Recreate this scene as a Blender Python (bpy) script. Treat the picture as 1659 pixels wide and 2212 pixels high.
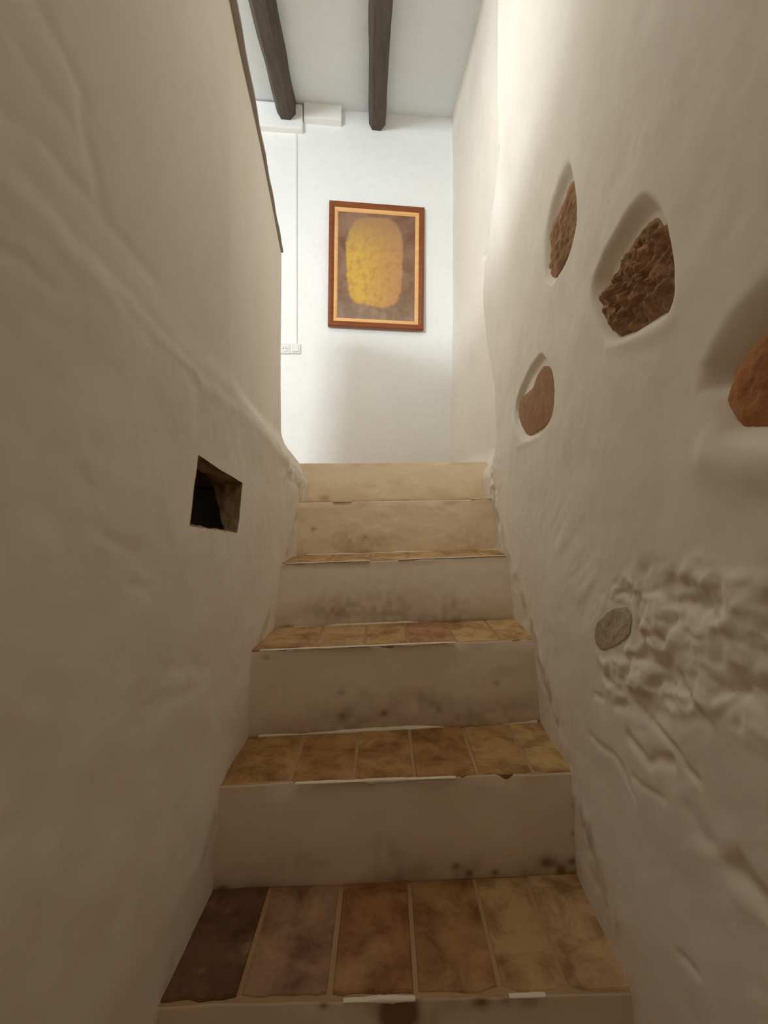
import bpy, bmesh, math, random
import numpy as np
from mathutils import Vector, Euler

random.seed(7)
for o in list(bpy.data.objects): bpy.data.objects.remove(o)
SC = bpy.context.scene
COL = SC.collection
E = 1.007                       # eye height above the lower floor

# ------------------------------------------------------------------ camera
cam = bpy.data.cameras.new('camera'); camo = bpy.data.objects.new('camera', cam); COL.objects.link(camo)
F = 1000.0
cam.sensor_fit = 'VERTICAL'; cam.sensor_height = 36.0; cam.lens = 36.0*F/2212.0
cam.shift_y = -21.0/2212.0      # horizon at pixel row 1085
cam.clip_start = 0.02
camo.location = (0, 0, E); camo.rotation_euler = (math.radians(90), 0, 0)
SC.camera = camo

# ------------------------------------------------------------------ world, lights, exposure
w = bpy.data.worlds.new('world'); SC.world = w; w.use_nodes = True
w.node_tree.nodes['Background'].inputs[0].default_value = (0.8, 0.9, 1.0, 1)
w.node_tree.nodes['Background'].inputs[1].default_value = 0.02
def area(name, loc, target, sx, sy, power, color):
    l = bpy.data.lights.new(name, 'AREA'); l.shape = 'RECTANGLE'; l.size = sx; l.size_y = sy
    l.energy = power; l.color = color
    o = bpy.data.objects.new(name, l); COL.objects.link(o); o.location = loc
    o.rotation_euler = (Vector(target)-Vector(loc)).to_track_quat('-Z', 'Y').to_euler()
    return o
area('window_light', (-1.75, -0.9, E+1.55), (-0.25, 3.1, E+1.25), 0.9, 0.5, 60, (0.86, 0.94, 1.0))
area('overhead_fill', (-0.52, 1.60, E+2.05), (0.05, 1.65, E), 0.6, 0.6, 4.6, (1.0, 0.93, 0.82))  # added overhead fill without a fixture, brightens the steps and middle walls
area('stair_fill', (0.0, -0.70, E+0.95), (0.0, 0.2, E-0.6), 0.5, 0.5, 0.6, (1.0, 0.74, 0.48))  # weak warm fill added behind the viewer to lift the near end
SC.cycles.max_bounces = 14; SC.cycles.diffuse_bounces = 10
SC.view_settings.view_transform = 'Standard'; SC.view_settings.look = 'None'
SC.view_settings.gamma = 1.0; SC.view_settings.use_curve_mapping = False
SC.view_settings.exposure = 0.48

# ------------------------------------------------------------------ helpers
def tag(o, label=None, cat=None, group=None, kind=None):
    if label: o['label'] = label
    if cat: o['category'] = cat
    if group: o['group'] = group
    if kind: o['kind'] = kind
    return o
def link(name, me, mat=None, parent=None):
    o = bpy.data.objects.new(name, me); COL.objects.link(o)
    if mat: me.materials.append(mat)
    if parent: o.parent = parent
    return o
def mesh_of(name, V, Fc, smooth=False):
    me = bpy.data.meshes.new(name)
    me.from_pydata([tuple(map(float, v)) for v in V], [], [tuple(map(int, f)) for f in Fc]); me.update()
    if smooth:
        me.polygons.foreach_set('use_smooth', np.ones(len(me.polygons), bool))
    return me
def hexa(P):
    """8 points: bottom 4 (ccw), top 4"""
    return P, [(3,2,1,0),(4,5,6,7),(0,1,5,4),(1,2,6,5),(2,3,7,6),(3,0,4,7)]
def bevel_mesh(me, wd, seg=2):
    bm = bmesh.new(); bm.from_mesh(me)
    bmesh.ops.recalc_face_normals(bm, faces=bm.faces)
    bmesh.ops.bevel(bm, geom=list(bm.edges), offset=wd, segments=seg, affect='EDGES', profile=0.6)
    bm.to_mesh(me); bm.free(); return me
def box(name, x0, x1, y0, y1, z0, z1, mat, parent=None, bev=0, seg=2):
    V, Fc = hexa([(x0,y0,z0),(x1,y0,z0),(x1,y1,z0),(x0,y1,z0),(x0,y0,z1),(x1,y0,z1),(x1,y1,z1),(x0,y1,z1)])
    me = mesh_of(name, V, Fc)
    if bev: bevel_mesh(me, bev, seg)
    return link(name, me, mat, parent)
def attr(me, name, arr):
    a = me.attributes.new(name, 'FLOAT', 'POINT'); a.data.foreach_set('value', np.asarray(arr, np.float32).ravel())

# vectorised value noise
def _h(i, j, s):
    n = (i*374761393 + j*668265263 + s*1442695041) & 0xffffffff
    n = ((n ^ (n >> 13))*1274126177) & 0xffffffff
    return ((n ^ (n >> 16)) & 0xffffff)/float(0xffffff)
def noise(x, y, s=0):
    x = np.asarray(x, float)+100; y = np.asarray(y, float)+100
    i = np.floor(x).astype(np.int64); j = np.floor(y).astype(np.int64); u = x-i; v = y-j
    u = u*u*u*(u*(u*6-15)+10); v = v*v*v*(v*(v*6-15)+10)
    return ((_h(i,j,s)*(1-u)+_h(i+1,j,s)*u)*(1-v)+(_h(i,j+1,s)*(1-u)+_h(i+1,j+1,s)*u)*v)*2-1
def fbm(x, y, o=4, s=0):
    r = 0; a = 1.0; t = 0
    for k in range(o):
        r = r+a*noise(x*(2.03**k)*(1), y*(2.03**k), s+k*17); t += a; a *= .5
    return r/t
def sst(a, b, x):
    t = np.clip((x-a)/(b-a), 0, 1); return t*t*(3-2*t)
def sdpoly(px, py, poly):
    """signed distance, negative inside"""
    P = np.asarray(poly, float); n = len(P)
    d = np.full(np.shape(px), 1e9); ins = np.zeros(np.shape(px), bool)
    for k in range(n):
        a = P[k]; b = P[(k+1) % n]; e = b-a; wx = px-a[0]; wy = py-a[1]
        t = np.clip((wx*e[0]+wy*e[1])/(e@e+1e-12), 0, 1)
        d = np.minimum(d, (wx-e[0]*t)**2+(wy-e[1]*t)**2)
        c = ((a[1] > py) != (b[1] > py))
        with np.errstate(divide='ignore', invalid='ignore'):
            ins ^= c & (px < (b[0]-a[0])*(py-a[1])/(b[1]-a[1]+1e-15)+a[0])
    d = np.sqrt(d); return np.where(ins, -d, d)
def dline(px, py, pts):
    d = np.full(np.shape(px), 1e9)
    for a, b in zip(pts[:-1], pts[1:]):
        a = np.array(a); b = np.array(b); e = b-a
        t = np.clip(((px-a[0])*e[0]+(py-a[1])*e[1])/(e@e+1e-12), 0, 1)
        d = np.minimum(d, np.hypot(px-a[0]-e[0]*t, py-a[1]-e[1]*t))
    return d
def lin(c):
    c = c.lstrip('#'); v = [int(c[i:i+2], 16)/255 for i in (0, 2, 4)]
    return tuple((x/12.92 if x <= .04045 else ((x+.055)/1.055)**2.4) for x in v)+(1,)

# ------------------------------------------------------------------ materials
def mat_base(name, rough=.85):
    m = bpy.data.materials.new(name); m.use_nodes = True; nt = m.node_tree
    b = nt.nodes['Principled BSDF']; b.inputs['Roughness'].default_value = rough
    b.inputs['Specular IOR Level'].default_value = .25
    return m, nt, b
def nz(nt, scale, detail=4, rough=.55, vec=None, dist=0):
    n = nt.nodes.new('ShaderNodeTexNoise'); n.inputs['Scale'].default_value = scale
    n.inputs['Detail'].default_value = detail; n.inputs['Roughness'].default_value = rough
    n.inputs['Distortion'].default_value = dist
    if vec is not None: nt.links.new(vec, n.inputs['Vector'])
    return n.outputs['Fac']
def ramp(nt, fac, a, b):
    r = nt.nodes.new('ShaderNodeMapRange'); r.inputs['From Min'].default_value = a; r.inputs['From Max'].default_value = b
    nt.links.new(fac, r.inputs['Value']); return r.outputs['Result']
def mix(nt, fac, c1, c2, mode='MIX'):
    m = nt.nodes.new('ShaderNodeMix'); m.data_type = 'RGBA'; m.blend_type = mode
    for s, c in ((m.inputs[0], fac), (m.inputs[6], c1), (m.inputs[7], c2)):
        if isinstance(c, bpy.types.NodeSocket): nt.links.new(c, s)
        else: s.default_value = c
    return m.outputs[2]
def mul(nt, a, b):
    m = nt.nodes.new('ShaderNodeMath'); m.operation = 'MULTIPLY'; m.use_clamp = True
    for s, c in ((m.inputs[0], a), (m.inputs[1], b)):
        if isinstance(c, bpy.types.NodeSocket): nt.links.new(c, s)
        else: s.default_value = c
    return m.outputs[0]
def pos(nt):
    return nt.nodes.new('ShaderNodeNewGeometry').outputs['Position']
def objc(nt):
    return nt.nodes.new('ShaderNodeTexCoord').outputs['Object']
def bump(nt, b, fac, strength, dist, prev=None):
    n = nt.nodes.new('ShaderNodeBump'); n.inputs['Strength'].default_value = strength; n.inputs['Distance'].default_value = dist
    nt.links.new(fac, n.inputs['Height'])
    if prev: nt.links.new(prev, n.inputs['Normal'])
    nt.links.new(n.outputs[0], b.inputs['Normal']); return n.outputs[0]
def at(nt, name):
    a = nt.nodes.new('ShaderNodeAttribute'); a.attribute_name = name; return a.outputs['Fac']

def plaster(name, base, vary, stain=None, bs=.25):
    m, nt, b = mat_base(name, .9); p = pos(nt)
    c = mix(nt, ramp(nt, nz(nt, 3.2, 4, .6, p), .35, .7), base, vary)
    c = mix(nt, mul(nt, ramp(nt, nz(nt, 26, 5, .6, p), .5, .75), .25), c, tuple(x*.86 for x in vary[:3])+(1,))
    if stain:
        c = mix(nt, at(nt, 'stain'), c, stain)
    nt.links.new(c, b.inputs['Base Color'])
    n = bump(nt, b, nz(nt, 30, 3, .5, p), bs, .010)
    bump(nt, b, nz(nt, 200, 2, .5, p), bs*.3, .002, n)
    return m
M = {}
M['plaster'] = plaster('lime_plaster', (.85,.805,.73,1), (.81,.755,.67,1), (.42,.32,.22,1), bs=.06)
M['plaster_white'] = plaster('white_wall', (.90,.92,.92,1), (.88,.895,.89,1), bs=.1)
M['ceiling'] = plaster('ceiling_paint', (.78,.83,.85,1), (.75,.80,.815,1), bs=.06)
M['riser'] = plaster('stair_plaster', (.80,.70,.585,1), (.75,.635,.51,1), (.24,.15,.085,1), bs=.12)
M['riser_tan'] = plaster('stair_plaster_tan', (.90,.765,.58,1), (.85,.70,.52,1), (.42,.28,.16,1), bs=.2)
M['mortar'] = plaster('mortar', (.46,.31,.175,1), (.39,.25,.135,1), bs=.4)
M['whitewash'] = plaster('whitewash_chips', (.86,.79,.67,1), (.82,.73,.58,1), bs=.4)

m, nt, b = mat_base('clay_tile', .62); p = pos(nt)
oi = nt.nodes.new('ShaderNodeObjectInfo')
c = mix(nt, ramp(nt, nz(nt, 14, 5, .65, p, .4), .42, .66), oi.outputs['Color'], mix(nt, 1.0, oi.outputs['Color'], (.50,.40,.34,1), 'MULTIPLY'))
c = mix(nt, mul(nt, ramp(nt, nz(nt, 9, 4, .6, p), .55, .72), .6), c, mix(nt, .5, oi.outputs['Color'], (.66,.46,.24,1)))
nt.links.new(c, b.inputs['Base Color']); n1 = bump(nt, b, nz(nt, 30, 5, .6, p), .35, .006)
bump(nt, b, nz(nt, 300, 3, .6, p), .3, .001, n1)
M['tile'] = m

def stone_mat(name, c1, c2, c3, sc=22):
    m, nt, b = mat_base(name, .9); p = pos(nt)
    c = mix(nt, ramp(nt, nz(nt, sc, 6, .65, p, .6), .38, .62), c1, c2)
    c = mix(nt, mul(nt, ramp(nt, nz(nt, sc*2.3, 5, .65, p), .55, .7), .7), c, c3)
    nt.links.new(c, b.inputs['Base Color'])
    bump(nt, b, nz(nt, sc*3, 6, .7, p), .6, .008); return m
M['stone'] = stone_mat('brown_stone', (.30,.17,.095,1), (.46,.27,.155,1), (.19,.095,.05,1))
M['stone_smooth'] = stone_mat('smooth_brown_stone', (.36,.20,.115,1), (.42,.245,.145,1), (.30,.16,.09,1), 14)
M['stone_red'] = stone_mat('red_brown_stone', (.40,.17,.07,1), (.46,.22,.10,1), (.26,.10,.045,1), 12)
M['stone_grey'] = stone_mat('whitewashed_stone', (.50,.42,.32,1), (.54,.46,.35,1), (.45,.375,.285,1), 14)
M['earth'] = stone_mat('niche_earth', (.30,.20,.12,1), (.40,.28,.17,1), (.18,.11,.06,1), 18)

def wood(name, c1, c2, rough=.6, sc=(3,40,40)):
    m, nt, b = mat_base(name, rough); tc = objc(nt)
    mp = nt.nodes.new('ShaderNodeMapping'); mp.inputs['Scale'].default_value = sc; nt.links.new(tc, mp.inputs['Vector'])
    c = mix(nt, ramp(nt, nz(nt, 1.0, 5, .6, mp.outputs[0]), .35, .68), c1, c2)
    nt.links.new(c, b.inputs['Base Color']); bump(nt, b, nz(nt, 2.0, 4, .6, mp.outputs[0]), .3, .004); return m
M['beam'] = wood('dark_beam_wood', (.075,.056,.042,1), (.115,.092,.072,1), .7, (40,3,40))
M['frame'] = wood('reddish_frame_wood', (.20,.055,.018,1), (.27,.085,.03,1), .38)
M['gold'] = wood('gilt_liner', (.78,.42,.16,1), (.86,.52,.23,1), .35)
M['cap'] = plaster('parapet_cap', (.42,.375,.34,1), (.36,.32,.285,1), bs=.2)
def flat(name, c, rough=.5):
    m, nt, b = mat_base(name, rough); p = pos(nt)
    c2 = tuple(x*.95 for x in c[:3])+(1,)
    nt.links.new(mix(nt, nz(nt, 30, 2, .5, p), c, c2), b.inputs['Base Color']); return m
M['plastic'] = flat('white_plastic', (.80,.80,.78,1), .4)
M['dark'] = flat('dark_hole', (.05,.045,.04,1), .6)

# ------------------------------------------------------------------ structure: side walls as relief surfaces
ZF = .181                                     # landing level relative to the eye
def XR0(d):                                   # right wall, plan line
    d = np.asarray(d, float)
    return np.interp(d, [-1.4, .4, .75, 1.05, 1.35, 1.6, 1.9, 2.2, 3.3], [.42,.405,.410,.424,.434,.436,.446,.452,.468])
def rp(x, y, dx=0.0):                                 # a spot on the right wall seen at photo pixel (x, y) -> (depth, height)
    u = (x-829.5)/F; d = .42/u
    for _ in range(8): d = (float(XR0(d))+dx)/u
    return (d, (1085-y)/F*d)
def XLlow(d): return -.363+.025*(np.asarray(d, float)-.75)
def XLup(d): return np.interp(d, [-1.4, .4, 1.09, 2.2], [-.372, -.366, -.361, -.488])
def lp(x, y, X=-.36):
    d = X/((x-829.5)/F); return (d, (1085-y)/F*d)
def RP(*pts, dx=0.0): return [rp(x, y, dx) for x, y in pts]
def LP(*pts): return [lp(x, y) for x, y in pts]

def groove(D, Z, pts, wd, dep):
    r = dline(D, Z, pts); return dep*np.exp(-(r/wd)**2)

def relief(name, ds, zs, Xf, xback, mat, stainf=None, holes=(), parent=None):
    D, Z = np.meshgrid(ds, zs, indexing='ij')
    X = Xf(D, Z); nd, nzv = D.shape
    stain = stainf(D, Z) if stainf is not None else np.zeros_like(D)
    Ds, Zs = D.copy(), Z.copy()
    idx = np.arange(nd*nzv).reshape(nd, nzv)
    Q = np.stack([idx[:-1,:-1], idx[1:,:-1], idx[1:,1:], idx[:-1,1:]], -1).reshape(-1, 4)
    for poly in holes:
        P = np.array(poly); best = np.full(D.shape, 1e9); bx = D.copy(); bz = Z.copy()
        for k in range(len(P)):
            a = P[k]; b_ = P[(k+1) % len(P)]; e = b_-a
            t = np.clip(((D-a[0])*e[0]+(Z-a[1])*e[1])/(e@e), 0, 1)
            qx = a[0]+e[0]*t; qz = a[1]+e[1]*t; r = np.hypot(D-qx, Z-qz)
            mk = r < best; best[mk] = r[mk]; bx[mk] = qx[mk]; bz[mk] = qz[mk]
        mk = best < .0030
        Ds[mk] = bx[mk]; Zs[mk] = bz[mk]
        cx = Ds.ravel()[Q].mean(1); cz = Zs.ravel()[Q].mean(1)
        Q = Q[sdpoly(cx, cz, P) > 0]
    V = np.stack([X.ravel(), Ds.ravel(), Zs.ravel()+E], 1)
    # border skirt and back, so the wall has its real thickness
    loop = list(idx[:, 0])+list(idx[-1, 1:])+list(idx[-2::-1, -1])+list(idx[0, -2:0:-1])
    B = V[loop].copy()
    B[:, 0] = xback(V[loop][:, 1], V[loop][:, 2]-E)
    n0 = len(V); V = np.concatenate([V, B]); L = len(loop)
    sk = [(loop[k], loop[(k+1) % L], n0+(k+1) % L, n0+k) for k in range(L)]
    # back: strips between bottom and top borders
    nb = nd
    bk = []
    top = {loop_i: n0+k for k, loop_i in enumerate(loop)}
    for k in range(nd-1):
        bk.append((top[idx[k,0]], top[idx[k,-1]], top[idx[k+1,-1]], top[idx[k+1,0]]))
    me = bpy.data.meshes.new(name)
    Fa = np.concatenate([Q, np.array(sk), np.array(bk)])
    me.vertices.add(len(V)); me.vertices.foreach_set('co', V.astype(np.float32).ravel())
    me.loops.add(len(Fa)*4); me.loops.foreach_set('vertex_index', Fa.astype(np.int32).ravel())
    me.polygons.add(len(Fa)); me.polygons.foreach_set('loop_start', np.arange(len(Fa), dtype=np.int32)*4)
    try: me.polygons.foreach_set('loop_total', np.full(len(Fa), 4, np.int32))
    except Exception: pass
    sm = np.zeros(len(Fa), bool); sm[:len(Q)] = True
    me.polygons.foreach_set('use_smooth', sm)
    me.update(calc_edges=True); me.validate()
    attr(me, 'stain', np.concatenate([stain.ravel(), np.zeros(L)]))
    return link(name, me, mat, parent)

# hollows and stones of the right wall (photo outlines carried onto the wall face)
def chai(P, n=2):
    for _ in range(n):
        Q = []
        for k in range(len(P)):
            a = P[k]; b = P[(k+1) % len(P)]
            Q += [(a[0]*.78+b[0]*.22, a[1]*.78+b[1]*.22), (a[0]*.22+b[0]*.78, a[1]*.22+b[1]*.78)]
        P = Q
    return P
ST_A = RP((1229,388),(1241,392),(1245,430),(1243,470),(1232,520),(1215,560),(1200,595),(1188,613),(1181,600),(1183,560),(1180,520),(1190,490),(1205,455),(1218,420), dx=.012)
ST_B = RP((1390,470),(1415,470),(1437,492),(1445,540),(1443,585),(1450,615),(1440,650),(1420,670),(1395,680),(1370,700),(1345,725),(1318,732),(1303,705),(1292,675),(1283,648),(1297,620),(1320,585),(1332,545),(1345,520),(1362,492), dx=.004)
ST_C = RP((1172,787),(1184,800),(1192,840),(1192,870),(1184,905),(1160,930),(1138,943),(1124,920),(1117,895),(1122,860),(1140,845),(1148,838),(1156,810), dx=.006)
ST_D = RP((1668,714),(1705,735),(1730,800),(1735,880),(1700,925),(1650,942),(1600,945),(1568,940),(1563,900),(1570,860),(1580,830),(1585,800),(1610,765),(1635,735), dx=.020)
HO_A = RP((1229,335),(1238,370),(1247,430),(1246,480),(1233,535),(1205,600),(1186,625),(1174,600),(1176,520),(1186,450),(1208,380))
HO_B = RP((1400,405),(1425,425),(1442,470),(1455,560),(1458,630),(1440,690),(1400,712),(1350,742),(1310,748),(1290,715),(1272,650),(1275,600),(1300,545),(1340,470),(1372,425))
HO_C = RP((1168,757),(1178,770),(1192,810),(1198,860),(1192,905),(1160,945),(1130,958),(1113,920),(1112,875),(1128,825),(1148,785))
HO_D = RP((1675,600),(1740,640),(1800,800),(1790,930),(1720,975),(1640,980),(1560,962),(1535,900),(1510,860),(1505,800),(1550,740),(1600,665))
ST_E = RP((1327,1310),(1350,1312),(1357,1335),(1352,1372),(1330,1392),(1296,1406),(1282,1385),(1286,1352),(1302,1330))
RUB = RP((1285,1300),(1340,1235),(1480,1210),(1600,1240),(1800,1250),(1900,1640),(1760,1660),(1560,1560),(1420,1560),(1290,1500))
SM = RP((1285,940),(1800,1000),(1800,1190),(1300,1200))

HO_A, HO_B, HO_C, HO_D, RUB = [chai(p_) for p_ in (HO_A, HO_B, HO_C, HO_D, RUB)]
ST_A, ST_B, ST_C, ST_D, ST_E = [chai(p_, 1) for p_ in (ST_A, ST_B, ST_C, ST_D, ST_E)]

def hollow(D, Z, poly, dep, soft, edge=.0):
    s = sdpoly(D, Z, poly)+edge
    return dep*sst(0, soft, -s)
def XR(D, Z):
    X = np.broadcast_to(XR0(D), D.shape).copy()
    # broad undulation of the hand-made wall
    X += .010*fbm(D*2.6+3, Z*2.2, 3, 5) + .0022*fbm(D*13, Z*13, 4, 9)
    # rounded jamb: the wall steps back beyond it, towards the landing
    dc = np.interp(Z, [.0,.27,.46,.66,.92,1.06,1.19,1.35,1.8], [1.90,1.79,1.81,1.95,2.06,2.00,1.88,1.80,1.80])+.008*noise(Z*16, Z*0, 22)
    bul = np.exp(-((D-(dc-.05))/.14)**2)
    X -= .012*bul*sst(-.1,.3,Z)
    X += .075*sst(-.01, .05, D-dc)*sst(.10,.27,Z)*(1-.55*sst(1.3,1.9,Z))*sst(3.3,2.3,D)
    X += -.028*sst(2.3, 3.0, D)*sst(1.0,.0,Z)
    # soft vertical fold of plaster near the jamb
    X += groove(D, Z, RP((1076,330),(1068,420)), .02, .010)
    X += groove(D, Z, [(1.72,1.9),(1.70,.9),(1.68,.3)], .10, .010)
    # stone hollows
    X += hollow(D, Z, HO_A, .022, .030)+hollow(D, Z, HO_B, .028, .030)+hollow(D, Z, HO_C, .016, .016)
    X += hollow(D, Z, HO_D, .026, .040)
    X += hollow(D, Z, RP((1655,575),(1720,600),(1700,720),(1600,800),(1530,870),(1498,860),(1500,790),(1560,680)), .012, .03)
    X += hollow(D, Z, RP((1060,440),(1062,500),(1052,572),(1012,560),(1028,500)), .05, .05)
    # raised lip of plaster below stones B and D
    X -= groove(D, Z, RP((1310,752),(1400,725),(1448,690)), .014, .003)
    X -= groove(D, Z, RP((1530,985),(1600,1005),(1700,1000)), .030, .008)
    X -= groove(D, Z, RP((1120,965),(1165,945)), .010, .002)
    # rubble patch, whitewashed over
    s = sdpoly(D+.01*noise(D*22, Z*22, 4), Z+.01*noise(D*20+7, Z*20, 6), RUB)
    k = sst(.02, -.03, s)*sst(.0, .022, sdpoly(D, Z, ST_E)-.004)
    wx = D+.012*fbm(D*30, Z*30, 2, 33); wz = Z+.012*fbm(D*30+9, Z*30, 2, 34)
    n1 = fbm(wx*19+wz*8, wz*24, 2, 31); n2 = fbm(wx*70+wz*30, wz*85, 3, 37)
    X += k*(.013*n1+.0028*n2+.001)
    # belt of dents running down the stairs
    ck = np.exp(-((Z-(-.19-.62*(D-.95)*-1.0))/.09)**2)*sst(1.5,.9,D)
    X += ck*.003*fbm(D*17+Z*20, Z*9, 3, 43)
    for pts, wd, dep in [
        (RP((1330,1300),(1345,1320)), .006, .006),
        (RP((1320,1520),(1345,1528)), .007, .012),
        (RP((1395,1560),(1440,1610),(1500,1690)), .006, .010),
        (RP((1350,1590),(1390,1640),(1440,1645)), .009, .012),
        (RP((1280,1500),(1300,1510)), .006, .007),
        (RP((1275,1590),(1330,1640),(1360,1720)), .006, .006),
        (RP((1440,1490),(1475,1490)), .005, .008),
        (RP((1490,1770),(1560,1860),(1659,1960),(1750,2040)), .014, .009),
        (RP((1600,1880),(1680,1980)), .012, .012),
        (RP((1380,1370),(1430,1385)), .006, .010),
        (RP((1440,1300),(1560,1310)), .007, .007),
        (RP((1600,1480),(1600,1560)), .006, .008),
        (RP((1470,2070),(1510,2100)), .006, .006),
        (RP((1430,1730),(1360,1680)), .005, .005)]:
        X += groove(D+.004*noise(D*40, Z*40, 44), Z+.004*noise(D*40, Z*40, 45), pts, wd*1.15, dep*.42)
    # lumps where the top step meets the wall
    k = np.exp(-((D-1.86)/.10)**2-((Z-.09)/.13)**2)
    X += k*(.012*fbm(D*30, Z*30, 3, 51))-.012*k
    X += .004*sst(2.1,1.9,D)*np.exp(-((Z-( -.85+.74*(D-.75)))/.08)**2)*fbm(D*26, Z*26, 3, 55)
    # bottom foot sweeps in slightly
    return X
def stR(D, Z):
    zt = -.807+.735*(D-.755)
    s = .55*sst(2.15,2.0,D)*sst(.05, .0, np.abs(Z-zt))*sst(.0,.6,fbm(D*20, Z*20, 3, 61)+.1)
    s += .30*sst(2.15,2.0,D)*sst(.12, .0, np.abs(Z-zt+.05))*sst(-.2,.7,fbm(D*8, Z*8, 3, 66))
    return np.clip(s, 0, .8)
ds = np.concatenate([np.arange(-1.4, .44, .04), np.arange(.44, 1.35, .0042), np.arange(1.35, 2.3, .0075), np.arange(2.3, 3.32, .02)])
zs = np.concatenate([np.arange(-1.02, -.75, .02), np.arange(-.75, .62, .0042), np.arange(.62, 1.5, .009), np.arange(1.5, 2.71, .03)])
wall_right = relief('wall_right', ds, zs, XR, lambda d, z: np.full(np.shape(d), .80), M['plaster'], stR)
tag(wall_right, kind='structure')

# ---- left wall with parapet, ledge and the square hole
HOLE = LP((430,983),(478,1016),(522,1043),(517,1100),(510,1150),(455,1142),(408,1135),(418,1060))
RIDGE = [(-1.4,.40),(.434,.319),(.55,.297),(.70,.276),(.86,.245),(1.05,.228),(1.20,.222),(1.37,.195),(1.64,.139),(1.84,.083),(2.2,.05)]
def XL(D, Z):
    zr = np.interp(D, [p[0] for p in RIDGE], [p[1] for p in RIDGE])+.006*noise(D*14, D*0, 3)
    zt = np.interp(D, [-1.4, .5, .9, 1.3, 1.7, 2.2], [.50,.40,.33,.30,.315,.335])
    t = sst(0, 1, (Z-zr)/(zt-zr))
    lo = XLlow(D)+.012*fbm(D*2.4, Z*2.6+2, 3, 71)+.0028*fbm(D*12, Z*12, 4, 74)
    up = XLup(D)+.005*fbm(D*1.7, Z*1.7+5, 2, 77)
    X = lo*(1-t)+up*t
    # lip along the ridge of the lower wall
    X += .0012*np.exp(-((Z-zr+.004)/.016)**2)*sst(.2,.7,D)*(1-.6*sst(1.3,1.8,D))
    X -= .0012*np.exp(-((Z-zr-.020)/.014)**2)*sst(2.0,1.2,D)
    for pts, wd, dep in [
        (LP((0,530),(60,575),(115,612)), .008, -.007),
        (LP((0,225),(50,250),(110,300),(180,400),(260,500),(340,600)), .009, -.006),
        (LP((90,0),(150,110),(190,200),(200,290),(230,430)), .010, -.008),
        (LP((60,110),(110,190),(160,260)), .008, -.004),
        (LP((100,480),(190,600),(290,690)), .010, .004),
        (LP((410,820),(425,828)), .010, -.009),
        (LP((385,790),(420,808)), .006, -.006),
        (LP((180,1010),(200,1050),(190,1070)), .008, -.004),
        (LP((230,1150),(300,1200)), .008, -.005),
        (LP((290,1265),(330,1275)), .006, -.004),
        (LP((360,1450),(450,1440)), .008, -.003),
        (LP((430,1490),(330,1525)), .008, -.003),
        (LP((270,660),(330,730),(370,765)), .010, -.004)]:
        X += groove(D+.004*noise(D*30, Z*30, 46), Z+.004*noise(D*30, Z*30, 47), pts, wd*1.4, dep*.32)
    # rough broken plaster on the ledge beside the top steps
    k = sst(1.45,1.7,D)*np.exp(-((Z-.16)/.13)**2)
    X += k*.010*fbm(D*22, Z*26, 3, 83)
    return X
def stL(D, Z):
    zt = -.807+.735*(D-.755)
    s = .45*sst(.035, .0, np.abs(Z-zt+.01))*sst(-.1,.6,fbm(D*22, Z*22, 3, 91))
    s += .25*sst(.12, .0, np.abs(Z-zt+.05))*sst(-.2,.7,fbm(D*8, Z*8, 3, 93))
    k = sst(1.5,1.8,D)*np.exp(-((Z-.1)/.14)**2)
    s += k*.35*sst(-.1,.5,fbm(D*14, Z*18, 3, 95))
    return np.clip(s, 0, .8)
dl = np.concatenate([np.arange(-1.4, .40, .04), np.arange(.40, 1.4, .0045), np.arange(1.4, 2.196, .0075), [2.2]])
zl = np.concatenate([np.arange(-1.02, -.75, .02), np.arange(-.75, .55, .0045), np.arange(.55, 1.175, .014), [1.18]])
wall_left = relief('wall_left', dl, zl, XL, lambda d, z: XLup(d)-.16-.20*(z < .17), M['plaster'], stL, holes=[HOLE])
tag(wall_left, kind='structure')
# lining of the hole: thick at the top, thin at the foot, opening on the dark void inside the wall
inn = []
dep = [.025, .040, .072, .050, .030, .030, .030, .05]
ctr = np.mean(np.array(HOLE), 0)
NS = 8
V, Fc = [], []
nh = 0
ring = []
for k in range(len(HOLE)):
    a = np.array(HOLE[k]); b_ = np.array(HOLE[(k+1) % len(HOLE)])
    for j in range(6):
        t = j/6; q = a*(1-t)+b_*t; ring.append((q, dep[k]*(1-t)+dep[(k+1) % len(HOLE)]*t))
for r in range(NS+1):
    for i, (q, dp) in enumerate(ring):
        f = r/NS; c_ = q+(ctr-q)*(.05*f)
        j = .006*float(noise(i*.55, r*.8, 5))*min(1, r)
        X0 = float(XL(np.array([[q[0]]]), np.array([[q[1]]]))[0, 0])
        V.append((X0+.001-dp*f, c_[0]+j, c_[1]+j*.7+E))
n = len(ring)
for r in range(NS):
    for i in range(n):
        Fc.append((r*n+i, r*n+(i+1) % n, (r+1)*n+(i+1) % n, (r+1)*n+i))
link('niche_lining', mesh_of('niche_lining', V, Fc, True), M['earth'], wall_left)['label'] = 'dark earthen lining of the small square hole'

# cap along the parapet top
V = []; Fc = []
cd = np.linspace(-1.4, 2.19, 60)
for k, d in enumerate(cd):
    x = float(XLup(d)); o = .015+.0015*math.sin(k*1.7)-.004*(d/2.2 if d > 0 else 0)
    for (dx, dz) in ((-.16, 0), (o, 0), (o, .012), (-.16, .012)):
        V.append((x+dx, d, E+1.1802+dz+.001*math.sin(k*.9)))
for k in range(len(cd)-1):
    for j in range(4):
        a = k*4+j; b2 = k*4+(j+1) % 4; Fc.append((a, a+4, b2+4, b2))
Fc.append((0,1,2,3)); e0 = (len(cd)-1)*4; Fc.append((e0+3,e0+2,e0+1,e0))
tag(link('trim_1', mesh_of('trim_1', V, Fc), M['cap']), kind='structure')

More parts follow.
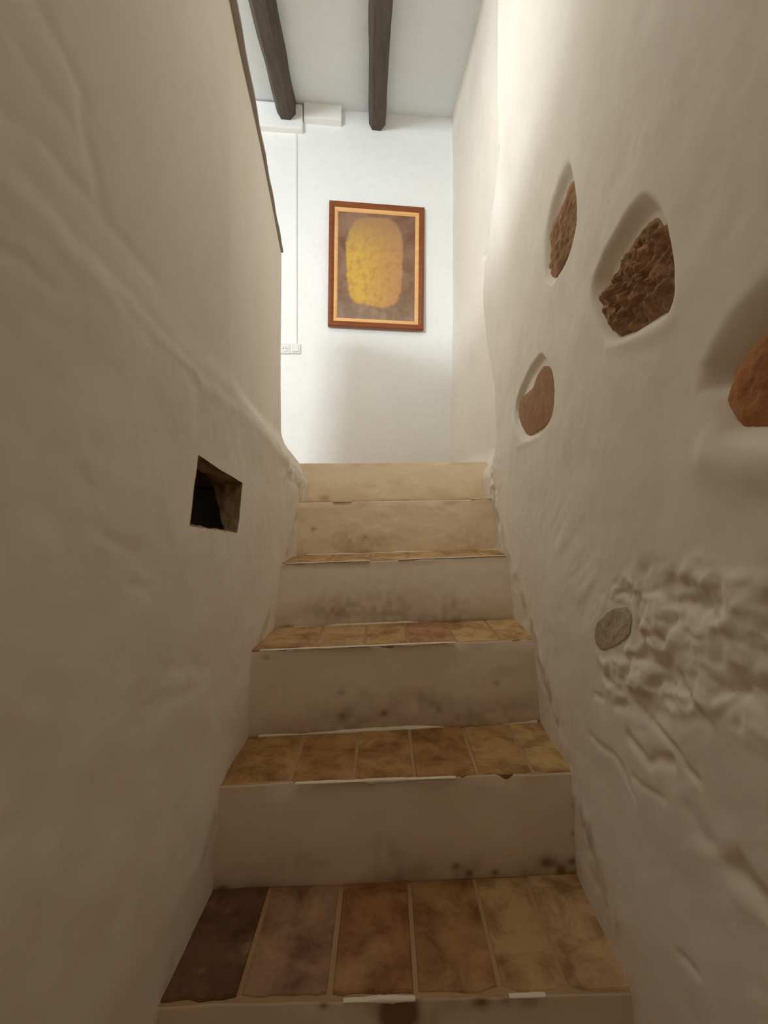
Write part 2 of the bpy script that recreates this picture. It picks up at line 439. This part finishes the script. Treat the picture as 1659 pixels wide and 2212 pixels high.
# ---- back wall, turned a few degrees, ceiling sloping down towards the stairs, upper room shell
def YB(x): return 3.12+.10*x
def ZC(y): return 2.622-.155*(3.12-y)
nx, nzz = 120, 90
V = []; Fc = []; st = []
for i in range(nx+1):
    x = -3.3+4.1*i/nx
    for j in range(nzz+1):
        z = .10+2.58*j/nzz
        V.append((x, YB(x)+.006*float(noise(x*1.5, z*1.5, 3)), E+z))
for i in range(nx):
    for j in range(nzz):
        a = i*(nzz+1)+j; Fc.append((a, a+nzz+1, a+nzz+2, a+1))
nv = len(V)
for (i, j) in ((0,0),(nx,0),(nx,nzz),(0,nzz)):
    v = V[i*(nzz+1)+j]; V.append((v[0], v[1]+.25, v[2]))
c0, c1, c2, c3 = 0, nx*(nzz+1), nx*(nzz+1)+nzz, nzz
Fc.append((nv, nv+3, nv+2, nv+1)); 
Fc.append(tuple([i*(nzz+1)+nzz for i in range(nx+1)]+[nv+2, nv+3]))
Fc.append(tuple([i*(nzz+1) for i in range(nx, -1, -1)]+[nv, nv+1]))
Fc.append(tuple([j for j in range(nzz+1)]+[nv+3, nv]))
Fc.append(tuple([c2-j for j in range(nzz+1)]+[nv+1, nv+2]))
tag(link('wall_back', mesh_of('wall_back', V, Fc, True), M['plaster_white']), kind='structure')

P = [(-3.4,-1.5,E+ZC(-1.5)),(.8,-1.5,E+ZC(-1.5)),(.8,3.5,E+ZC(3.5)),(-3.4,3.5,E+ZC(3.5))]
V, Fc = hexa(P+[(x, y, z+.12) for x, y, z in P])
tag(link('ceiling', mesh_of('ceiling', V, Fc), M['ceiling']), kind='structure')
tag(box('wall_side', -3.4, -3.25, -1.5, 3.0, E+.02, E+2.7, M['plaster_white']), kind='structure')
tag(box('wall_front', -3.4, .8, -1.55, -1.4, 0-.02, E+2.2, M['plaster_white']), kind='structure')
# floors
V = [(-3.3,-1.4),(-.56,-1.4),(-.56,2.0),(-.56,2.45),(.50,2.45),(.50,3.3),(-3.3,3.0)]
n = len(V)
me = mesh_of('floor', [(x,y,E+.05) for x,y in V]+[(x,y,E+ZF) for x,y in V],
    [tuple(range(n-1,-1,-1)), tuple(range(n,2*n))]+[(k,(k+1)%n,n+(k+1)%n,n+k) for k in range(n)])
tag(link('floor', me, M['mortar']), kind='structure')
tag(box('floor', -.9, .8, -1.4, .9, -.12, 0, M['mortar']), kind='structure')
# soffit over the foot of the stairs, above and behind the viewer
tag(box('ceiling', -.42, .46, -1.4, .42, E+1.02, E+1.14, M['plaster']), kind='structure')

tag(box('light_blocker', -.42, .46, .30, .42, E+1.14, E+2.35, M['plaster_white']), kind='structure')  # unseen panel added to keep window light off the near right wall

# ------------------------------------------------------------------ staircase
# (left depth, right depth, left top z, right top z, foot left depth, foot right depth)
STEPS = [(.745,.765,-.807,-.807, .700,.720),
         (1.00,1.045,-.612,-.609, .961,1.003),
         (1.25,1.33,-.400,-.392, 1.205,1.280),
         (1.55,1.64,-.206,-.189, 1.47,1.56),
         (1.84,1.90,.000,.015, 1.78,1.835),
         (2.12,2.17,.178,.190, 2.04,2.09)]
XL0, XR_ = -.36, .43
stairs = bpy.data.objects.new('staircase', None); COL.objects.link(stairs)
tag(stairs, 'old plastered staircase with clay tile treads climbing between the two rough walls', 'staircase')
T = .012
def lerp(a, b, t): return a+(b-a)*t
def xpix(px, d): return (px-829.5)/F*d
JOINTS = {0: [515,711,900,1086,1232], 1: [627,764,896,1036,1160], 2: [680,787,883,988,1090], 3: [708,797,883,972,1050], 4:[745,825,905,985], 5:[]}
TC = {0: [(.17,.085,.045),(.38,.225,.14),(.36,.175,.07),(.40,.22,.09),(.50,.33,.155),(.56,.38,.20)],
      1: [(.47,.28,.11),(.40,.22,.08),(.45,.26,.10),(.40,.22,.085),(.48,.30,.12),(.56,.38,.17)],
      2: [(.56,.36,.18),(.56,.37,.18),(.52,.33,.14),(.48,.28,.14),(.58,.40,.19),(.62,.43,.20)],
      3: [(.58,.38,.19)]*6, 4: [(.60,.42,.22)]*6}
BLOBS = {   # dirt on risers: (photo px x, y, radius px, strength)
    1: [(1010,1880,26,.9),(985,1870,12,.6),(1072,1884,10,.8),(1180,1862,24,.8),(1215,1880,28,.9),(1235,1860,12,1),(1236,1890,14,1),(1150,1890,30,.5),(900,1905,60,.4),(840,1840,60,.3),(480,1925,18,1.0),(1240,1800,8,.6),(1242,1740,6,.5),(660,1870,70,.2),(560,1910,50,.25)],
    2: [(745,1545,14,.8),(830,1543,12,.8),(738,1496,9,.5),(940,1520,34,.6),(910,1505,16,.6),(860,1510,20,.4),(1073,1475,8,.5),(1165,1560,6,1),(1000,1550,60,.35),(1100,1550,60,.3),(700,1570,60,.3),(800,1560,80,.3),(575,1420,7,.8)],
    3: [(850,1310,60,.5),(980,1320,60,.4),(760,1320,60,.35),(620,1358,12,.9),(700,1320,50,.3)],
    4: [(677,1143,6,1),(788,1160,6,.6),(740,1165,30,.4),(800,1185,50,.35),(660,1205,8,.8),(1000,1170,60,.2)],
    5: [(700,1075,14,.7),(860,1040,14,.3),(1055,1050,8,.6),(800,1046,10,.3)],
    0: [(855,2190,50,.9),(870,2210,60,.9),(700,2172,12,.8),(1040,2165,22,.9),(1140,2165,22,.7),(1090,2160,18,.6),(960,2160,60,.3),(880,2165,40,.8)]}
for si, (dL, dR, zL, zR, fL, fR) in enumerate(STEPS):
    prev = STEPS[si-1] if si else None
    x0, x1 = XL0-.05, XR_+.05
    nxt = STEPS[si+1] if si < 5 else None
    def front(x): t = (x-XL0)/(XR_-XL0); return lerp(dL, dR, t), lerp(zL, zR, t)
    def foot(x):
        t = (x-XL0)/(XR_-XL0)
        return lerp(fL, fR, t), (lerp(prev[2], prev[3], t) if prev else -E)
    def back(x):
        if nxt: t = (x-XL0)/(XR_-XL0); return lerp(nxt[4], nxt[5], t)
        return 2.449
    hidden_tiles = si >= 5
    NX, NZ = 170, 42
    V = []; Fc = []; st = []
    for i in range(NX+1):
        x = lerp(x0, x1, i/NX); (df, zf), (db, zb) = front(x), foot(x)
        zf2 = zf-(.0022 if not hidden_tiles else 0)
        for j in range(NZ+1):
            t = j/NZ; z = lerp(zb-.004, zf2, t)
            d = lerp(db, df, t**1.3)
            amp = .0035 if si < 4 else .006
            bulge = amp*float(fbm(x*9, z*12, 3, 7+si))
            edge = .006*math.exp(-((1-t)/.06)**2)*float(noise(x*15, 1, 40+si))
            yy = d+bulge+edge+.004*float(noise(x*4, 2, si))
            V.append((x, yy, E+z))
            s = 0.0
            px = 829.5+x/yy*F; py = 1085-z/yy*F
            for (bx, by, br, bs) in BLOBS[si]:
                r = math.hypot(px-bx, (py-by)*1.35)/br
                if r < 2.2: s += bs*math.exp(-r*r*1.2)*(.75+.5*float(noise(x*60, z*60, 3)))
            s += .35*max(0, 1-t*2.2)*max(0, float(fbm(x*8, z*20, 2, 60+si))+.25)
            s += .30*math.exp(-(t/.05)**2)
            st.append(min(1, s))
    for i in range(NX):
        for j in range(NZ):
            a = i*(NZ+1)+j; Fc.append((a, a+NZ+1, a+NZ+2, a+1))
    nv = len(V)                        # top rows and back, underside
    for i in range(NX+1):
        x = lerp(x0, x1, i/NX); db = back(x)+.012; zt = V[i*(NZ+1)+NZ][2]
        V.append((x, db, zt)); V.append((x, db, V[i*(NZ+1)][2])); st += [0.2, 0]
    for i in range(NX):
        f = i*(NZ+1); g = (i+1)*(NZ+1); p0 = nv+2*i; p1 = nv+2*(i+1)
        Fc += [(f+NZ, g+NZ, p1, p0), (p0, p1, p1+1, p0+1), (g, f, p0+1, p1+1)]
    Fc.append(tuple([j for j in range(NZ+1)]+[nv, nv+1])[::-1])
    Fc.append(tuple([NX*(NZ+1)+j for j in range(NZ+1)]+[nv+2*NX, nv+2*NX+1]))
    me = mesh_of('step', V, Fc, False)
    sm = np.zeros(len(me.polygons), bool); sm[:NX*NZ] = True; me.polygons.foreach_set('use_smooth', sm)
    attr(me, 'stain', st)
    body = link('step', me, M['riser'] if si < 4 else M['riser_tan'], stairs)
    me.materials.append(M['mortar'])
    for pidx in range(NX*NZ, len(me.polygons)): me.polygons[pidx].material_index = 1
    if si >= 4: body['label'] = 'tan-washed step near the landing'
    # tiles
    if si < 5:
        dm = (dL+dR)/2
        xs = [x0+.012]+[xpix(p, dm) for p in JOINTS[si]]+[x1-.012]
        for k in range(len(xs)-1):
            rr = random.Random(si*31+k); a, b2 = xs[k]+rr.uniform(.0028,.005), xs[k+1]-rr.uniform(.0028,.005)
            rr = random.Random(si*31+k)
            n_ = 8; V = []
            top = []; bot = []
            pts = []
            for i in range(n_+1):                                    # front edge, slightly worn
                x = lerp(a, b2, i/n_); d, z = front(x)
                pts.append((x, d+.006+.004*float(noise(x*40, si, 4))+(.004 if i in (0, n_) else 0), z))
            for i in range(n_, -1, -1):
                x = lerp(a, b2, i/n_); d, z = front(x); pts.append((x, back(x)+.006, z))
            dz = rr.uniform(-.0012, .0012); tl = rr.uniform(-.0012, .0012)
            N_ = len(pts); h = []
            for (x, y, z) in pts: h.append((x, y, E+z-T))
            for q, (x, y, z) in enumerate(pts): h.append((x, y, E+z-.0025+dz+tl*(x-a)/(b2-a)))
            cx = sum(p_[0] for p_ in pts)/N_; cy = sum(p_[1] for p_ in pts)/N_
            for q, (x, y, z) in enumerate(pts):
                f_ = .0035; L_ = math.hypot(cx-x, cy-y)
                h.append((x+(cx-x)/L_*f_, y+(cy-y)/L_*f_, E+z+dz+tl*(x-a)/(b2-a)))
            Fc = [tuple(range(N_-1, -1, -1)), tuple(range(2*N_, 3*N_))]
            for q in range(N_):
                r_ = (q+1) % N_
                Fc += [(q, r_, N_+r_, N_+q), (N_+q, N_+r_, 2*N_+r_, 2*N_+q)]
            o = link('tile', mesh_of('tile', h, Fc), M['tile'], body)
            c = TC[si][min(k, len(TC[si])-1)]; o.color = (c[0], c[1], c[2], 1)
    # chips of old whitewash along nosings
    EDG = {0: [(742,790,.0045),(785,897,.0075),(1100,1180,.003)], 1: [(640,765,.004),(760,905,.0085),(900,985,.005)],
           2: [(570,690,.0035),(685,800,.0045),(795,985,.006)], 3: [(622,800,.002),(860,1100,.002)], 4: [(720,760,.003),(1020,1070,.003)], 5: []}
    for (p0, p1, hh) in EDG[si]:
        V = []; Fc = []
        dm = (dL+dR)/2; a, b2 = xpix(p0, dm), xpix(p1, dm); K = 40; base = len(V)
        for i in range(K+1):
            x = lerp(a, b2, i/K); d, z = front(x); t = i/K
            q = hh*min(1, t*5, (1-t)*5)*max(.04, .45+.9*float(fbm(x*36, si+p0, 3, 9)))+.0002
            for (dy, dz) in ((-.0030, -q*1.1), (-.0068, -q*.5), (-.0055, q*.12+.0004), (.0035*min(1,q*200), .0016), (.002, -.004)):
                V.append((x, d+dy, E+z+dz))
        for i in range(K):
            for j in range(5):
                A = base+i*5+j; B = base+i*5+(j+1) % 5; Fc.append((A, A+5, B+5, B))
        Fc.append(tuple(base+j for j in range(5))); Fc.append(tuple(base+K*5+j for j in range(4, -1, -1)))
        link('whitewash_edge', mesh_of('whitewash_edge', V, Fc, True), M['whitewash'], body)['label'] = 'flaking white lip along the step edge'
    # pale fillet where a riser meets the tread below
    if si in (2, 3, 4):
        V = []; Fc = []; K = 120
        rng = {2: (565,1172), 3: (640,1108), 4: (665,1090)}[si]
        dm = (fL+fR)/2; a, b2 = xpix(rng[0], dm), xpix(rng[1], dm)
        for i in range(K+1):
            x = lerp(a, b2, i/K); d, z = foot(x); q = max(.0004, .0028*(.7+1.1*float(fbm(x*14, si, 3, 12))))+.0015*(si == 4)
            for (dy, dz) in ((.004, -.003), (-q, -.003), (-q*.8, .0015+q*.3), (.006, .004+q)):
                V.append((x, d+dy, E+z+dz))
        for i in range(K):
            for j in range(4):
                A = i*4+j; B = i*4+(j+1) % 4; Fc.append((A, A+4, B+4, B))
        Fc.append((0,1,2,3)); Fc.append((K*4+3,K*4+2,K*4+1,K*4))
        link('base_fillet', mesh_of('base_fillet', V, Fc, True), M['whitewash'], body)

# ------------------------------------------------------------------ stones let into the right wall (parts of the wall)
def stone(poly, mat, proud, rough, seed, label, freq=30, follow=False):
    P = np.array(poly); n = len(P); C = P.mean(0)
    ring = []
    for k in range(n):
        a, b_ = P[k], P[(k+1) % n]
        m_ = max(2, int(np.linalg.norm(b_-a)/.004))
        for j in range(m_): ring.append(a+(b_-a)*j/m_)
    ring = np.array(ring); N_ = len(ring)
    dirn = (ring-C)/np.linalg.norm(ring-C, axis=1)[:, None]
    ring = ring+dirn*(.0016*noise(np.arange(N_)*.7, np.arange(N_)*0, seed))[:, None]
    V = []; K = 34
    xb = float(XR(np.array([[C[0]]]), np.array([[C[1]]]))[0, 0])
    for r in range(K+1):
        f = 1-r/K if r else 1.0
        q = C+(ring-C)*f
        xs_ = XR(q[:, 0][:, None], q[:, 1][:, None])[:, 0] if follow else np.full(N_, xb)
        prof = proud*(1-f**3.2)+(.004 if proud > .002 else .0012)
        bump_ = rough*fbm(q[:, 0]*freq, q[:, 1]*freq, 5, seed)*min(1, (1-f)*6+.25) + rough*.45*noise(q[:,0]*freq*3.1+q[:,1]*20, q[:,1]*freq*2.6, seed+3)*min(1,(1-f)*6)
        for i in range(N_):
            V.append((xs_[i]-prof-bump_[i], q[i, 0], E+q[i, 1]))
    base = [(xb+.06, q_[0], E+q_[1]) for q_ in C+(ring-C)*1.06]
    Fc = []
    for r in range(K):
        for i in range(N_):
            j = (i+1) % N_; Fc.append((r*N_+i, r*N_+j, (r+1)*N_+j, (r+1)*N_+i))
    o0 = len(V); V += base
    for i in range(N_):
        j = (i+1) % N_; Fc.append((o0+i, o0+j, j, i))
    Fc.append(tuple(range(o0, o0+N_)))
    o = link('stone', mesh_of('stone', V, Fc, True), mat, wall_right); o['label'] = label
    return o
stone(ST_A, M['stone'], .008, .006, 3, 'slender brown stone bared in the plaster')
stone(ST_B, M['stone'], .018, .016, 8, 'large craggy brown stone bared in the plaster', 44)
stone(ST_C, M['stone_smooth'], .005, .0015, 13, 'small smooth brown stone bared in the plaster')
stone(ST_D, M['stone_red'], .012, .003, 18, 'red-brown stone at the right of the wall')
stone(ST_E, M['stone_grey'], .0005, .0008, 23, 'grey flush stone in the rubble patch', follow=True)

# ------------------------------------------------------------------ ceiling beams
def beam(name, xe, xn, wd, h, label, seed):
    """hewn beam from the back wall (xe at y=3.1) towards the stairs (xn at y=2.17) and on"""
    sl = (xe-xn)/(3.1-2.17); V = []; K = 60
    ys = np.linspace(-1.38, YB(xe)+.05, K+1)
    sec = [(-.5,0),(-.5,-.62),(-.28,-.98),(.22,-1.0),(.5,-.66),(.5,0)]
    for k, y in enumerate(ys):
        xc = xe-sl*(3.1-y); zc = E+ZC(y)+.004
        for j, (a, b_) in enumerate(sec):
            jx = .004*float(noise(y*5, j*3.7, seed)); jz = .003*float(noise(y*6, j*2.1, seed+1)) if j not in (0, 5) else 0
            V.append((xc+a*wd+jx, y, zc+b_*h+jz))
    Fc = []
    n_ = len(sec)
    for k in range(K):
        for j in range(n_):
            a = k*n_+j; b_ = k*n_+(j+1) % n_; Fc.append((a, b_, b_+n_, a+n_))
    Fc.append(tuple(range(n_))[::-1]); Fc.append(tuple(K*n_+j for j in range(n_)))
    o = link(name, mesh_of(name, V, Fc), M['beam']); tag(o, label, 'beam', 'dark ceiling beams'); return o
beam('ceiling_beam', -.640, -.588, .118, .125, 'dark hewn wooden ceiling beam on the left, ending above the cable box', 3)
beam('ceiling_beam', -.047, -.014, .112, .125, 'dark hewn wooden ceiling beam on the right, ending above the picture', 9)

# ------------------------------------------------------------------ picture on the back wall
ang = math.atan(.10)
pic = bpy.data.objects.new('framed_picture', None); COL.objects.link(pic)
px_ = (813.5-829.5)/F*3.10
PW, PH = .640, .835
zc_ = (1085-579)/F*3.115
pic.location = (px_, YB(px_)-.012, E+zc_); pic.rotation_euler = (math.radians(-1.0), math.radians(.7), ang)
tag(pic, 'framed golden and brown print in a reddish wooden frame on the white back wall', 'picture')
def ringframe(name, w0, h0, w1, h1, prof, mat):
    """frame between outer w0 x h0 and inner w1 x h1, prof = list of (t, depth) across"""
    V = []; Fc = []
    for (t, dp) in prof:
        a = lerp(w0, w1, t)/2; b_ = lerp(h0, h1, t)/2
        for (sx, sz) in ((-1,-1),(1,-1),(1,1),(-1,1)): V.append((sx*a, dp, sz*b_))
    n_ = len(prof)
    for k in range(n_):
        k2 = (k+1) % n_
        for j in range(4): Fc.append((k*4+j, k*4+(j+1) % 4, k2*4+(j+1) % 4, k2*4+j))
    return link(name, mesh_of(name, V, Fc), mat, pic)
ringframe('frame', PW, PH, PW-.072, PH-.072, [(0,.004),(0,-.018),(.12,-.024),(.5,-.024),(.85,-.017),(1,-.014),(1,.004)], M['frame'])
l_ = ringframe('liner', PW-.074, PH-.074, PW-.122, PH-.122, [(0,.003),(0,-.013),(.6,-.012),(1,-.006),(1,.003)], M['gold']); l_['label'] = 'narrow gilt inner frame'
m, nt, b = mat_base('print', .5); tc = objc(nt)
mp = nt.nodes.new('ShaderNodeMapping'); nt.links.new(tc, mp.inputs['Vector'])
g = nz(nt, 5, 5, .6, tc, .5)
ground = mix(nt, ramp(nt, g, .38, .62), lin('#76543f'), lin('#957561'))
sep = nt.nodes.new('ShaderNodeSeparateXYZ'); nt.links.new(tc, sep.inputs[0])
low = ramp(nt, sep.outputs['Z'], -.16, -.34)
ground = mix(nt, mul(nt, low, .75), ground, mix(nt, ramp(nt, nz(nt, 14, 5, .6, tc), .4, .6), lin('#8b7565'), lin('#a58f72')))
# plain soft golden oval, an abstract stand-in
mp2 = nt.nodes.new('ShaderNodeMapping'); mp2.inputs['Location'].default_value = (.07, 0, -.01); mp2.inputs['Scale'].default_value = (5.0, 0, 3.15)
mp2.inputs['Location'].default_value = (.012*5.0, 0, -.03*3.15)
nt.links.new(tc, mp2.inputs['Vector'])
ln = nt.nodes.new('ShaderNodeVectorMath'); ln.operation = 'LENGTH'; sq = nt.nodes.new('ShaderNodeVectorMath'); sq.operation = 'MULTIPLY'; nt.links.new(mp2.outputs[0], sq.inputs[0]); nt.links.new(mp2.outputs[0], sq.inputs[1]); nt.links.new(sq.outputs[0], ln.inputs[0])
ad = nt.nodes.new('ShaderNodeMath'); ad.operation = 'ADD'; nt.links.new(ln.outputs['Value'], ad.inputs[0])
nt.links.new(mul(nt, nz(nt, 5, 5, .65, tc), .6), ad.inputs[1])
oval = ramp(nt, ad.outputs[0], 1.25, 1.12)
vor = nt.nodes.new('ShaderNodeTexVoronoi'); vor.inputs['Scale'].default_value = 26; nt.links.new(tc, vor.inputs['Vector'])
gold = mix(nt, ramp(nt, sep.outputs['X'], -.10, .12), lin('#cfa74f'), lin('#c08f5e'))
gold = mix(nt, mul(nt, ramp(nt, nz(nt, 22, 4, .6, tc), .45, .7), .7), gold, lin('#a97f4c'))
gold = mix(nt, mul(nt, ramp(nt, sep.outputs['Z'], .08, .30), .8), gold, lin('#a5805f'))
nt.links.new(mix(nt, oval, ground, gold), b.inputs['Base Color'])
V, Fc = hexa([(-PW/2+.058,-.004,-PH/2+.058),(PW/2-.058,-.004,-PH/2+.058),(PW/2-.058,.003,-PH/2+.058),(-PW/2+.058,.003,-PH/2+.058),
              (-PW/2+.058,-.004,PH/2-.058),(PW/2-.058,-.004,PH/2-.058),(PW/2-.058,.003,PH/2-.058),(-PW/2+.058,.003,PH/2-.058)])
link('print', mesh_of('print', V, Fc), m, pic)

# ------------------------------------------------------------------ cable boxes, cable and wall plates on the back wall
def on_wall(px, py, yoff=0):
    u = (px-829.5)/F; y = 3.12/(1-.10*u); y -= yoff
    return u*y, y, (1085-py)/F*y
def wall_box(name, px0, px1, py0, py1, depth, mat, bev=.004, parent=None, off=0.0, seg=2):
    x0, y0, z0 = on_wall(px0, py1); x1, y1, z1 = on_wall(px1, py0)
    zt = (1085-py0)/F*(y0+y1)/2; zb = (1085-py1)/F*(y0+y1)/2
    me = mesh_of(name, *hexa([(x0,-depth,zb),(x1,-depth,zb),(x1,.008,zb),(x0,.008,zb),(x0,-depth,zt),(x1,-depth,zt),(x1,.008,zt),(x0,.008,zt)]))
    # local x along the wall
    xm = (x0+x1)/2
    for v in me.vertices: v.co.x -= xm; v.co.z -= (zt+zb)/2
    if bev: bevel_mesh(me, bev, seg)
    o = link(name, me, mat, parent)
    o.location = (xm, YB(xm)-off, E+(zt+zb)/2); o.rotation_euler = (0, 0, ang); return o
tag(wall_box('cable_box', 657, 738, 236, 271, .055, M['plaster_white'], .008), 'long white box high on the wall, right of the left beam end', 'box')
tag(wall_box('cable_box', 545, 655, 234, 287, .050, M['plaster_white'], .010), 'white box under the left beam end where the cable starts', 'box')
tag(wall_box('cable_cover', 638.2, 642.2, 284, 745, .008, M['plastic'], .002, seg=1), 'thin white cable cover running down the back wall', 'cable')
sk = bpy.data.objects.new('wall_socket', None); COL.objects.link(sk)
X_, Y_, Z_ = on_wall(616, 754); sk.location = (X_, YB(X_), E+Z_); sk.rotation_euler = (0, 0, ang)
tag(sk, 'small white wall socket at the left, beside the light switch', 'socket')
sw = bpy.data.objects.new('light_switch', None); COL.objects.link(sw)
X_, Y_, Z_ = on_wall(638.5, 754); sw.location = (X_, YB(X_), E+Z_); sw.rotation_euler = (0, 0, ang)
tag(sw, 'small white light switch at the foot of the cable cover', 'switch')
for par, nm in ((sk, 'socket'), (sw, 'switch')):
    me = mesh_of('plate', *hexa([(-.034,-.012,-.034),(.034,-.012,-.034),(.034,.008,-.034),(-.034,.008,-.034),(-.034,-.012,.034),(.034,-.012,.034),(.034,.008,.034),(-.034,.008,.034)]))
    bevel_mesh(me, .006, 3); link('plate', me, M['plastic'], par)
bm = bmesh.new(); bmesh.ops.create_cone(bm, cap_ends=True, segments=28, radius1=.021, radius2=.021, depth=.006)
me = bpy.data.meshes.new('socket_well'); bm.to_mesh(me); bm.free()
o = link('socket_well', me, M['plastic'], sk); o.location = (0, -.013, 0); o.rotation_euler = (math.radians(90), 0, 0)
for s in (-1, 1):
    bm = bmesh.new(); bmesh.ops.create_cone(bm, cap_ends=True, segments=12, radius1=.0028, radius2=.0028, depth=.002)
    me = bpy.data.meshes.new('hole'); bm.to_mesh(me); bm.free()
    o2 = link('pin_hole', me, M['dark'], o); o2.location = (s*.0095, 0, .0032 if False else .0035)
me = mesh_of('rocker', *hexa([(-.022,-.018,-.022),(.022,-.018,-.022),(.022,-.011,-.022),(-.022,-.011,-.022),(-.022,-.014,.022),(.022,-.014,.022),(.022,-.011,.022),(-.022,-.011,.022)]))
bevel_mesh(me, .0015, 1); link('rocker', me, M['plastic'], sw)
